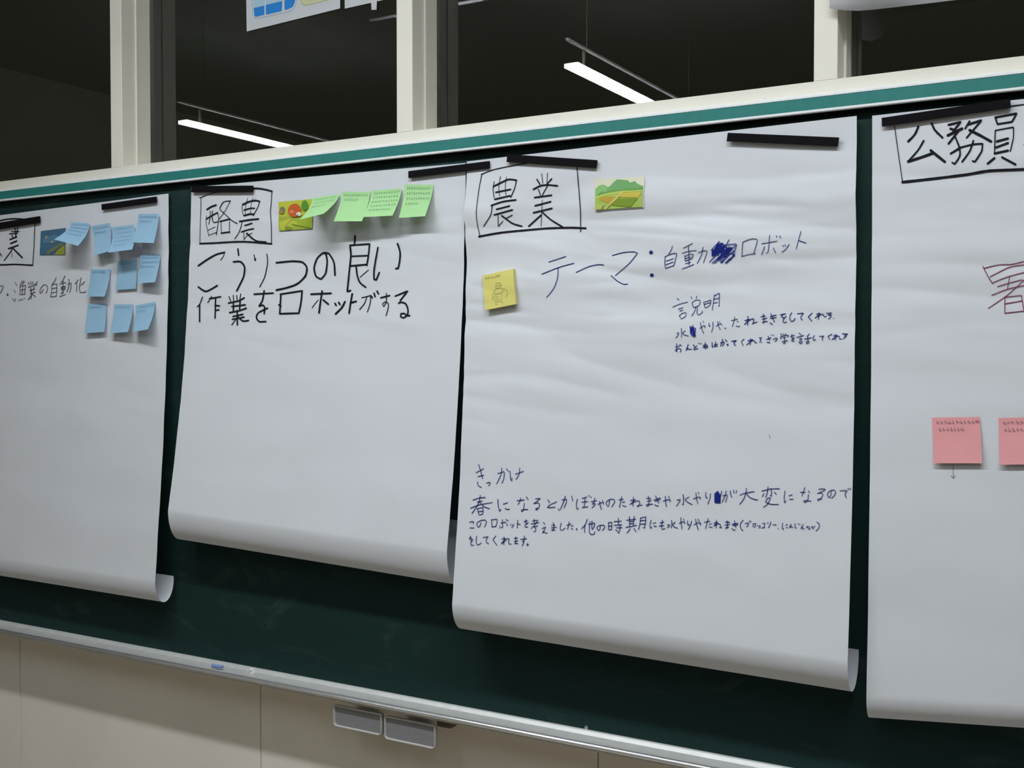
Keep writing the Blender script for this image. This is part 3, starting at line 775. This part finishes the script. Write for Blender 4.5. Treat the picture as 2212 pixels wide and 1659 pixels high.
def note(sheet, crop, q, lift, material, label, cat='sticky note', group=None, base=0.0016, lines=2, pw=1.5, thick=0.0, text=True, doodle=False):
    """a note stuck along its top edge whose lower end lifts off the sheet; q: TL TR BR BL"""
    lL, lR = lift if isinstance(lift, tuple) else (lift, lift)
    c = [cpx(crop, *p_) for p_ in q]
    TLp, TRp = sheet.on(*c[0], base), sheet.on(*c[1], base)
    BRp, BLp = sheet.on(*c[2], base + lR), sheet.on(*c[3], base + lL)

    def P(u, v, e=0.0):
        a = TLp.lerp(TRp, u)
        b = BLp.lerp(BRp, u)
        x, z = a.x + (b.x - a.x) * v, a.z + (b.z - a.z) * v
        lf = (lL + (lR - lL) * u) * (v ** pw)
        return Vector((x, -(sheet.dep_xz(x, z) + base + lf + e), z))
    NU, NV = 12, 14
    bm = bmesh.new()
    g0 = [[bm.verts.new(P(i / NU, j / NV, thick)) for i in range(NU + 1)] for j in range(NV + 1)]
    for j in range(NV):
        for i in range(NU):
            bm.faces.new((g0[j][i], g0[j][i + 1], g0[j + 1][i + 1], g0[j + 1][i]))
    if thick:
        g1 = [[bm.verts.new(P(i / NU, j / NV, 0)) for i in range(NU + 1)] for j in range(NV + 1)]
        for j in range(NV):
            for i in range(NU):
                bm.faces.new((g1[j + 1][i], g1[j + 1][i + 1], g1[j][i + 1], g1[j][i]))
        for j in range(NV):
            bm.faces.new((g0[j][0], g0[j + 1][0], g1[j + 1][0], g1[j][0]))
            bm.faces.new((g0[j + 1][NU], g0[j][NU], g1[j][NU], g1[j + 1][NU]))
        for i in range(NU):
            bm.faces.new((g0[0][i + 1], g0[0][i], g1[0][i], g1[0][i + 1]))
            bm.faces.new((g0[NV][i], g0[NV][i + 1], g1[NV][i + 1], g1[NV][i]))
    o = obj('sticky_note', bm, material, None, not thick)
    thing(o, label, cat, group)
    if text:
        bm = bmesh.new()
        fn = lambda x, y: P(x / 60.0, y / 60.0, thick + 0.0007)
        for k in range(lines):
            y = 4.5 + k * 9.5
            x = 5 + random.random() * 3
            end = 55 if k < lines - 1 else 30 + random.random() * 22
            while x < end:
                wd = 2.5 + random.random() * 2.5
                for _ in range(2):
                    ribbon(bm, fn, [(x + random.random(), y + random.random() * 2.5), (x + wd * .6, y + random.random() * 4), (x + wd, y + 1.5 + random.random() * 3)], 0.6)
                ribbon(bm, fn, [(x + wd * .5, y - .5), (x + wd * (.3 + .3 * random.random()), y + 4.5)], 0.55)
                x += wd + 1.3
        if doodle:
            def circ(cx, cy, rx, ry, a0=0, a1=360):
                return [(cx + rx * math.cos(math.radians(a)), cy + ry * math.sin(math.radians(a))) for a in range(a0, a1 + 1, 30)]
            for st in (circ(30, 23, 6.5, 5), circ(29, 32, 9, 5), circ(27, 43, 8, 7), circ(26, 43, 3, 3), circ(28, 23, 1.2, 1.2), circ(33, 23, 1.2, 1.2),
                       [(39, 30), (45, 33), (46, 40), (42, 45)], [(19, 33), (16, 40), (18, 46)], [(22, 50), (22, 54), (26, 54)], [(32, 50), (33, 54), (37, 53)]):
                ribbon(bm, fn, st, 0.65)
        obj('handwriting', bm, ink_of(material), o)
    return o


BN = 'blue sticky notes on the left sheet'
B = M['blue_note']
note(S1, 'N', ((905, 410), (1090, 375), (1095, 655), (935, 700)), .024, B, 'blue sticky note left of and tucked under the one with dark creased top, top row', group=BN, lines=2)
note(S1, 'N', ((1110, 418), (1328, 392), (1315, 640), (1075, 672)), (.045, .040), B, 'creased blue sticky note with dense dark writing, bottom bent out over its left neighbour', group=BN, lines=5, base=0.004)
note(S1, 'N', ((1378, 285), (1578, 285), (1530, 575), (1312, 570)), .026, B, 'blue sticky note highest of all, beside the sheet corner under the black magnet strip', group=BN, lines=2, base=0.006)
note(S1, 'N', ((905, 835), (1100, 835), (1038, 1108), (862, 1110)), (.012, .022), B, 'blue sticky note just right of the dark handwritten line, alone at left of middle row', group=BN, lines=1)
note(S1, 'N', ((1170, 755), (1365, 738), (1352, 1030), (1152, 1045)), .005, B, 'blue sticky note lying almost flat, in the middle row under the creased one', group=BN, lines=1)
note(S1, 'N', ((1395, 695), (1595, 688), (1542, 965), (1368, 978)), (.014, .024), B, 'blue sticky note at right end of middle row, overlapping a flat one', group=BN, lines=3, base=0.004)
note(S1, 'N', ((870, 1185), (1065, 1180), (1038, 1460), (842, 1475)), .011, B, 'blue sticky note at left end of the bottom row of three', group=BN, lines=1)
note(S1, 'N', ((1135, 1185), (1325, 1185), (1272, 1460), (1092, 1475)), (.014, .022), B, 'blue sticky note in the middle of the bottom row of three', group=BN, lines=1)
note(S1, 'N', ((1350, 1195), (1545, 1160), (1472, 1435), (1318, 1462)), (.018, .032), B, 'blue sticky note at right end of bottom row, its corner curling out', group=BN, lines=2, base=0.003)

GN = 'green sticky notes on the second sheet'
G = M['green_note']
note(S2, 'C', ((655, 390), (908, 392), (836, 655), (582, 655)), .038, G, 'green sticky note hanging lowest, second from the left of the four', group=GN, lines=2)
note(S2, 'C', ((920, 382), (1190, 360), (1110, 605), (846, 618)), .038, G, 'green sticky note with many faint lines, overlapping its left neighbour, third of four', group=GN, lines=5, base=0.004)
note(S2, 'C', ((1218, 325), (1478, 328), (1402, 610), (1167, 625)), .030, G, 'green sticky note nearest the black magnet strip, rightmost of the four', group=GN, lines=4)
note(S3, 'D', ((258, 1168), (522, 1110), (543, 1410), (280, 1462)), .004, M['yellow_note'], 'thick yellow pad of sticky notes with a pencil doodle', cat='note pad', lines=1, thick=0.006, doodle=True)
PN = 'pink sticky notes on the right sheet'
note(S4, 'Q', ((170, 1155), (500, 1150), (515, 1470), (180, 1470)), .006, M['pink_note'], 'pink sticky note with a small arrow drawn below it', group=PN, lines=2)
note(S4, 'Q', ((628, 1158), (958, 1150), (972, 1476), (634, 1480)), .006, M['pink_note'], 'pink sticky note cut off by the right edge of the view', group=PN, lines=2)


def card(sheet, crop, q, base_mat, layers, label, border=None, off=0.0018, name='picture_card'):
    c = [cpx(crop, *p_) for p_ in q]
    Q = [sheet.on(*p_, off) for p_ in c]
    dmax = max(-v.y for v in Q)

    def P(u, v, e=0):
        a = Q[0].lerp(Q[1], u)
        b = Q[3].lerp(Q[2], u)
        r = a.lerp(b, v)
        d = sheet.dep_xz(r.x, r.z)
        return Vector((r.x, -(max(-r.y, d + off) + e), r.z))
    bm = bmesh.new()
    mats = [base_mat]
    N = 10
    g = [[bm.verts.new(P(i / N, j / N)) for i in range(N + 1)] for j in range(N + 1)]
    for j in range(N):
        for i in range(N):
            bm.faces.new((g[j][i], g[j][i + 1], g[j + 1][i + 1], g[j + 1][i]))
    o = thing(obj(name, bm, mats, None, True), label, 'picture card', 'small printed picture cards')
    bm = bmesh.new()
    mats = []
    for k, (mm, poly) in enumerate(layers):
        if mm not in mats:
            mats.append(mm)
        # triangulate and subdivide so the print hugs the card
        vs_ = [bm.verts.new((u, v, k)) for u, v in poly]
        f = bm.faces.new(vs_)
        f.material_index = mats.index(mm)
    bmesh.ops.triangulate(bm, faces=bm.faces[:])
    for _ in range(2):
        bmesh.ops.subdivide_edges(bm, edges=bm.edges[:], cuts=1, use_grid_fill=True)
    for v in bm.verts:
        v.co = P(v.co.x, v.co.y, 0.0006 + 0.00025 * v.co.z)
    obj('printed_picture', bm, mats, o)
    return o


def disc(cx, cy, rx, ry, n=18):
    return [(cx + rx * math.cos(2 * math.pi * k / n), cy + ry * math.sin(2 * math.pi * k / n)) for k in range(n)]


def bar(x0, y0, x1, y1, w_):
    L = math.hypot(x1 - x0, y1 - y0)
    nx, ny = -(y1 - y0) / L * w_ / 2, (x1 - x0) / L * w_ / 2
    return [(x0 + nx, y0 + ny), (x1 + nx, y1 + ny), (x1 - nx, y1 - ny), (x0 - nx, y0 - ny)]


c_sky = flat('print_sky', (0.74, 0.74, 0.58))
c_m1 = flat('print_hill', (0.19, 0.42, 0.17))
c_m2 = flat('print_hill_dark', (0.16, 0.36, 0.09))
c_f1 = flat('print_field', (0.40, 0.56, 0.12))
c_f2 = flat('print_field_pale', (0.52, 0.60, 0.14))
c_y = flat('print_yellow', (0.62, 0.52, 0.09))
c_or = flat('print_ochre', (0.52, 0.38, 0.06))
c_dk = flat('print_dark_green', (0.22, 0.34, 0.04))
card(S3, 'D', ((1198, 345), (1630, 322), (1622, 588), (1208, 615)), c_sky, [
    (flat('print_hill_left', (0.27, 0.52, 0.19)), [(.02, .32), (.08, .22), (.18, .18), (.26, .24), (.33, .36), (.33, .5), (.02, .55)]),
    (c_m1, [(.26, .30), (.34, .22), (.40, .12), (.47, .04), (.54, .14), (.60, .25), (.64, .19), (.68, .09), (.72, .17), (.76, .25), (.79, .21), (.82, .13), (.87, .22), (.93, .27), (.98, .3), (.98, .48), (.26, .48)]),
    (c_m2, [(.08, .48), (.14, .40), (.24, .42), (.36, .36), (.5, .38), (.66, .35), (.8, .37), (.98, .33), (.98, .5), (.06, .56)]),
    (c_f1, [(.02, .56), (.3, .46), (.6, .42), (.98, .44), (.98, .97), (.02, .97)]),
    (c_f2, [(.02, .58), (.2, .49), (.5, .43), (.98, .43), (.98, .47), (.6, .48), (.25, .53), (.02, .64)]),
    (c_or, [(.09, .66), (.20, .56), (.48, .60), (.33, .82)]),
    (c_y, [(.55, .49), (.97, .49), (.90, .68), (.53, .62)]),
    (c_dk, [(.47, .66), (.89, .70), (.74, .96), (.36, .85)]),
    (flat('print_path', (0.66, 0.58, 0.18)), bar(.22, .97, .62, .43, .05)),
    (c_f2, [(.02, .80), (.2, .82), (.14, .97), (.02, .97)]),
], 'small printed picture of green hills and yellow fields, on the blue handwritten sheet')
c_fb = flat('print_lime', (0.50, 0.56, 0.06))
card(S2, 'C', ((88, 482), (400, 455), (392, 722), (96, 742)), c_fb, [
    (flat('print_lime_dark', (0.36, 0.46, 0.05)), [(.0, .55), (.3, .5), (.65, .62), (1, .6), (1, 1), (0, 1)]),
    (c_fb, [(.02, .7), (.35, .6), (.6, .8), (.3, .98), (.05, .98)]),
    (flat('print_tan', (0.45, 0.36, 0.10)), bar(.18, .9, .42, .62, .05)),
    (flat('print_tan', (0.45, 0.36, 0.10)), bar(.02, .5, .2, .66, .03)),
    (c_dk, disc(.30, .93, .11, .06)),
    (c_dk, bar(.40, .80, .98, .98, .035)),
    (flat('print_grey', (0.20, 0.19, 0.14)), disc(.13, .27, .07, .09)),
    (flat('print_brown', (0.40, 0.24, 0.08)), disc(.10, .36, .08, .06)),
    (flat('print_red', (0.58, 0.12, 0.03)), disc(.49, .34, .19, .23)),
    (flat('print_red_light', (0.75, 0.25, 0.12)), disc(.42, .38, .07, .06)),
    (flat('print_leaf', (0.09, 0.30, 0.04)), disc(.79, .20, .09, .17)),
    (c_sky, disc(.62, .48, .08, .07)),
    (flat('print_grey', (0.20, 0.19, 0.14)), disc(.58, .52, .03, .03)),
], 'small printed farm picture with a red round shape, partly under a green note')
c_sea = flat('print_sea', (0.06, 0.15, 0.25))
card(S1, 'N', ((406, 457), (655, 425), (648, 690), (395, 697)), c_sea, [
    (flat('print_sea_light', (0.10, 0.21, 0.32)), [(.1, .3), (.6, .2), (.9, .4), (.5, .55), (.1, .5)]),
    (flat('print_shore', (0.32, 0.36, 0.05)), [(.6, 1), (.72, .82), (1, .62), (1, 1)]),
    (flat('print_kelp', (0.16, 0.20, 0.12)), bar(.3, .93, .92, .58, .14)),
    (flat('print_sand', (0.36, 0.33, 0.20)), disc(.25, .28, .05, .06)),
    (flat('print_sand', (0.36, 0.33, 0.20)), disc(.5, .5, .06, .05)),
], 'small printed blue sea picture, partly under a curled blue note')
# two notes that bend out over the cards
note(S1, 'N', ((705, 368), (888, 380), (775, 603), (538, 540)), (.060, .050), B, 'blue sticky note curling far out over the blue sea picture', group=BN, lines=4, base=0.004)
note(S2, 'C', ((390, 448), (632, 410), (492, 588), (277, 640)), (.066, .060), G, 'green sticky note curling far out over the farm picture, leftmost of the four', group=GN, lines=3, base=0.004)


def magnet(sheet, q, label, th=0.0035, base=None):
    """flat rubber magnet bar; q: TL TR BR BL in the photo"""
    ctr = [sum(p_[0] for p_ in q) / 4, sum(p_[1] for p_ in q) / 4]
    Y = -(0.0085 if base is None else base)
    ml = at((q[0][0] + q[3][0]) / 2, (q[0][1] + q[3][1]) / 2, Y - th)
    mr = at((q[1][0] + q[2][0]) / 2, (q[1][1] + q[2][1]) / 2, Y - th)
    hz = (at(*q[0], Y).z - at(*q[3], Y).z + at(*q[1], Y).z - at(*q[2], Y).z) / 2
    d = mr - ml
    ang = math.atan2(d.z, d.x)
    L = math.hypot(d.x, d.z)
    hz *= math.cos(ang)
    c = (ml + mr) / 2
    bm = bmesh.new()
    box(bm, -L / 2, L / 2, -th / 2, th / 2, -hz / 2, hz / 2)
    bevel(bm, 0.0007, 2)
    o = obj('magnet_strip', bm, M['magnet'])
    o.location = (c.x, Y - th / 2, c.z)
    o.rotation_euler = (0, -ang, 0)
    return thing(o, label, 'magnet', 'black magnet strips')


magnet(S1, ((-60, 489), (84, 468), (86, 480), (-60, 505)), 'black magnet strip at the left edge of view above a boxed heading')
magnet(S1, ((218.5, 441), (336.5, 424.5), (337.5, 437), (219.5, 453.5)), 'black magnet strip above the blue notes, at the left sheet corner')
magnet(S2, ((412.5, 401.5), (545.5, 401), (545.5, 414.5), (413.5, 415.5)), 'black level magnet strip on top left corner of the sheet with green notes')
magnet(S2, ((881.5, 369.5), (1056.5, 347.5), (1057, 363), (882, 384.5)), 'black magnet strip joining the green-note sheet and the blue handwriting sheet')
magnet(S3, ((1094.5, 333), (1289, 345.5), (1288, 363), (1095, 349.5)), 'black magnet strip tilted down right, over the boxed heading beside the hills picture', base=.010)
magnet(S3, ((1571, 286.5), (1811.5, 296.5), (1810, 316), (1570, 305)), 'black magnet strip alone on white paper, near upper right of the blue handwriting sheet', base=.012)
magnet(S4, ((1904, 254), (2181, 213.5), (2184, 232), (1905, 273.5)), 'black longest magnet strip, at the top of the right sheet')

# ------------------------------------------------------------------ chalk on the tray
def chalk(px, py, L, r, material, label, ang=0.0):
    p_ = at(px, py, -0.040)
    bm = bmesh.new()
    bmesh.ops.create_cone(bm, cap_ends=True, segments=14, radius1=r, radius2=r * .85, depth=L)
    bevel(bm, r * .2, 2)
    o = obj('chalk_stick', bm, material, None, True)
    o.location = (p_.x, -0.033, z0 - 0.0046 + r)
    o.rotation_euler = (0, math.pi / 2, ang)
    return thing(o, label, 'chalk')


chalk(465, 1440, 0.030, 0.0046, M['chalk_blue'], 'short piece of blue chalk lying in the chalk tray', 0.1)
chalk(523, 1436, 0.010, 0.0030, M['chalk_white'], 'tiny crumb of white chalk against the board on the tray', 0.8).location.y = -0.008

# ------------------------------------------------------------------ papers on the windows
def polyplate(bm, pts, Y, mi=0):
    f = bm.faces.new([bm.verts.new(at(x, y, Y)) for x, y in pts])
    f.material_index = mi


YG = Y_GLASS - 0.004
c_lb = flat('print_pale_blue', (0.46, 0.66, 0.80))
c_bl = flat('print_blue', (0.03, 0.26, 0.74))
c_ol = flat('print_outline', (0.36, 0.50, 0.62))
c_yg = flat('print_pale_yellow', (0.66, 0.70, 0.44))
c_ye = flat('print_pale_yellow_edge', (0.45, 0.52, 0.28))


def Z8(x, y):
    return 520 + x * 380 / 2212, y * 380 / 2212


bm = bmesh.new()
quad = [Z8(75, 395), Z8(1248, 105), (734.5, -190), (529, -190)]
f = [bm.verts.new(at(x, y, YG)) for x, y in quad]
b_ = [bm.verts.new(v.co + Vector((0, 0.0012, 0))) for v in f]
bm.faces.new(f)
bm.faces.new(b_[::-1])
for i in range(4):
    bm.faces.new((f[i], f[(i + 1) % 4], b_[(i + 1) % 4], b_[i]))
po = thing(obj('poster', bm, M['paper']), 'white poster with blue blocks stuck high on the second window', 'poster')
bm = bmesh.new()


def rpoly(pts, dy, mi):
    polyplate(bm, [Z8(*p_) for p_ in pts], YG - dy, mi)


rpoly([(140, -900), (140, 60), (150, 190), (185, 240), (620, 150), (685, 90), (705, 0), (705, -900)], .0004, 0)
rpoly([(148, -900), (148, 60), (158, 185), (190, 232), (615, 143), (677, 86), (697, 0), (697, -900)], .0006, 1)
rpoly([(160, -900), (162, 95), (298, 68), (298, -900)], .0008, 2)
rpoly([(315, -900), (315, 60), (522, 12), (522, -900)], .0008, 2)
rpoly([(545, -900), (545, 5), (690, -30), (690, -900)], .0008, 2)
rpoly([(163, 100), (298, 70), (296, 185), (200, 212), (178, 205), (170, 180)], .0010, 3)
rpoly([(315, 62), (522, 14), (516, 140), (317, 185)], .0010, 3)
rpoly([(548, 8), (682, -25), (680, 30), (655, 85), (610, 110), (552, 128)], .0010, 3)
rpoly([(745, -900), (750, 10), (775, 60), (830, 72), (1100, 5), (1180, -60), (1180, -900)], .0004, 4)
rpoly([(755, -900), (760, 8), (785, 52), (832, 62), (1095, -5), (1170, -65), (1170, -900)], .0006, 5)
obj('printed_blocks', bm, [c_ol, M['paper'], c_lb, c_bl, c_ye, c_yg], po)

bm = bmesh.new()
quad = [Z8(1308, 108), Z8(2300, -115), (915, -190), (743, -190)]
f = [bm.verts.new(at(x, y, YG)) for x, y in quad]
b_ = [bm.verts.new(v.co + Vector((0, 0.0012, 0))) for v in f]
bm.faces.new(f)
bm.faces.new(b_[::-1])
for i in range(4):
    bm.faces.new((f[i], f[(i + 1) % 4], b_[(i + 1) % 4], b_[i]))
p2 = thing(obj('poster', bm, M['paper']), 'white poster with a tape tab, high on the window left of a post', 'poster')
bm = bmesh.new()
q4 = [Z8(1632, -60), Z8(1712, -60), Z8(1706, 122), Z8(1645, 124)]
f = [bm.verts.new(at(x, y, YG - .002)) for x, y in q4]
b_ = [bm.verts.new(v.co + Vector((0, 0.0010, 0))) for v in f]
bm.faces.new(f)
bm.faces.new(b_[::-1])
for i in range(4):
    bm.faces.new((f[i], f[(i + 1) % 4], b_[(i + 1) % 4], b_[i]))
obj('tape_tab', bm, M['paper'], p2)

# loose paper hanging at the top right, its lower edge bending out
low = [(1792, 17.5), (1804, 20), (1822, 22), (1853, 23.3), (1885, 21), (1930, 16), (1985, 9.5), (2040, 3), (2090, -3), (2160, -12), (2260, -26), (2400, -46)]
bm = bmesh.new()
rows = []
for k, (x, y) in enumerate(low):
    r = []
    k_ = min(1.0, max(0.0, (x - 1808) / 150.0))
    yb = -0.010 + 0.086 * k_ * k_ * (3 - 2 * k_)
    curl = 0.012 * max(0, 1 - abs(x - 1845) / 90.0)
    base = at(x, y, yb - curl)
    for j in range(9):
        v = j / 8
        r.append(bm.verts.new((base.x, yb - curl * (1 - v) ** 2, base.z + v * 0.34)))
    rows.append(r)
for r0, r1 in zip(rows[:-1], rows[1:]):
    for j in range(8):
        bm.faces.new((r0[j], r1[j], r1[j + 1], r0[j + 1]))
hp = thing(obj('loose_paper', bm, M['paper'], None, True), 'white loose paper hanging over a window post at the top right', 'paper')
so = hp.modifiers.new('thickness', 'SOLIDIFY')
so.thickness = 0.0006
so.offset = 0

# ------------------------------------------------------------------ lamps
def ceiling_lamp(x, y0, y1, z, txt):
    """slim lit cover hung under a channel"""
    L = y0 - y1
    e = empty('ceiling_lamp', (x, (y0 + y1) / 2, z), 'slim glowing ceiling lamp at right angles to the wall, %s of its row' % txt, 'lamp', 'lamps under the classroom ceiling')
    bm = bmesh.new()
    box(bm, -0.027, 0.027, -L / 2, L / 2, -0.012, 0.004)
    bevel(bm, .003, 2)
    obj('tube_cover', bm, M['diff_room'], e)
    bm = bmesh.new()
    box(bm, -0.006, 0.006, -L / 2 + .01, L / 2 + .03, 0.072, 0.082)
    bevel(bm, .002, 1)
    obj('channel', bm, M['housing'], e)
    for sy in (-1, 1):
        bm = bmesh.new()
        box(bm, -.004, .004, sy * (L / 2 - .10) - .004, sy * (L / 2 - .10) + .004, 0.003, 0.073)
        obj('socket', bm, M['joint'], e)
        bm = bmesh.new()
        box(bm, -.0012, .0012, sy * L * .4 - .0012, sy * L * .4 + .0012, .081, ZC - z)
        obj('hanger', bm, M['joint'], e)


def board_lamp(x, txt):
    """lamp hung before the chalkboard: folded housing, glowing cover, guard bar"""
    L, wid, z = 1.25, 0.14, 2.83
    e = empty('chalkboard_lamp', (x, -0.98, z), 'long lamp hung before the chalkboard, parallel to the wall, %s of its row' % txt, 'lamp', 'lamps hung before the chalkboard')
    t = math.radians(-25)
    bm = bmesh.new()
    extrude_x(bm, [(-wid * .5, 0.012), (wid * .5, 0.012), (wid * .30, 0.055), (-wid * .30, 0.055)], -L / 2, L / 2)
    obj('housing', bm, M['housing'], e).rotation_euler = (t, 0, 0)
    bm = bmesh.new()
    extrude_x(bm, [(-wid * .42, 0.011), (-wid * .36, -0.006), (-wid * .15, -0.014), (wid * .15, -0.014), (wid * .36, -0.006), (wid * .42, 0.011)], -L / 2 + .02, L / 2 - .02)
    obj('tube_cover', bm, M['diff_board'], e).rotation_euler = (t, 0, 0)
    for sx in (-.35, .35):
        bm = bmesh.new()
        box(bm, sx * L - .004, sx * L + .004, -.004, .004, .04, ZC - z)
        obj('hanger', bm, M['housing'], e)
    bm = bmesh.new()
    box(bm, -L / 2 - .09, L / 2 + .09, -.075, -.069, -.115, -.105)
    for sx in (-1, 1):
        box(bm, sx * .16 - .002, sx * .16 + .002, -.075, -.071, -.115, .02)
    obj('guard_bar', bm, M['drawer'], e)


for x, txt in ((-1.66, 'left'), (-0.26, 'right')):
    board_lamp(x, txt)
for x, txt in ((-3.61, 'far left'), (-1.75, 'middle left'), (0.14, 'middle right'), (1.99, 'far right')):
    ceiling_lamp(x, -1.36, -2.60, 2.560, txt)
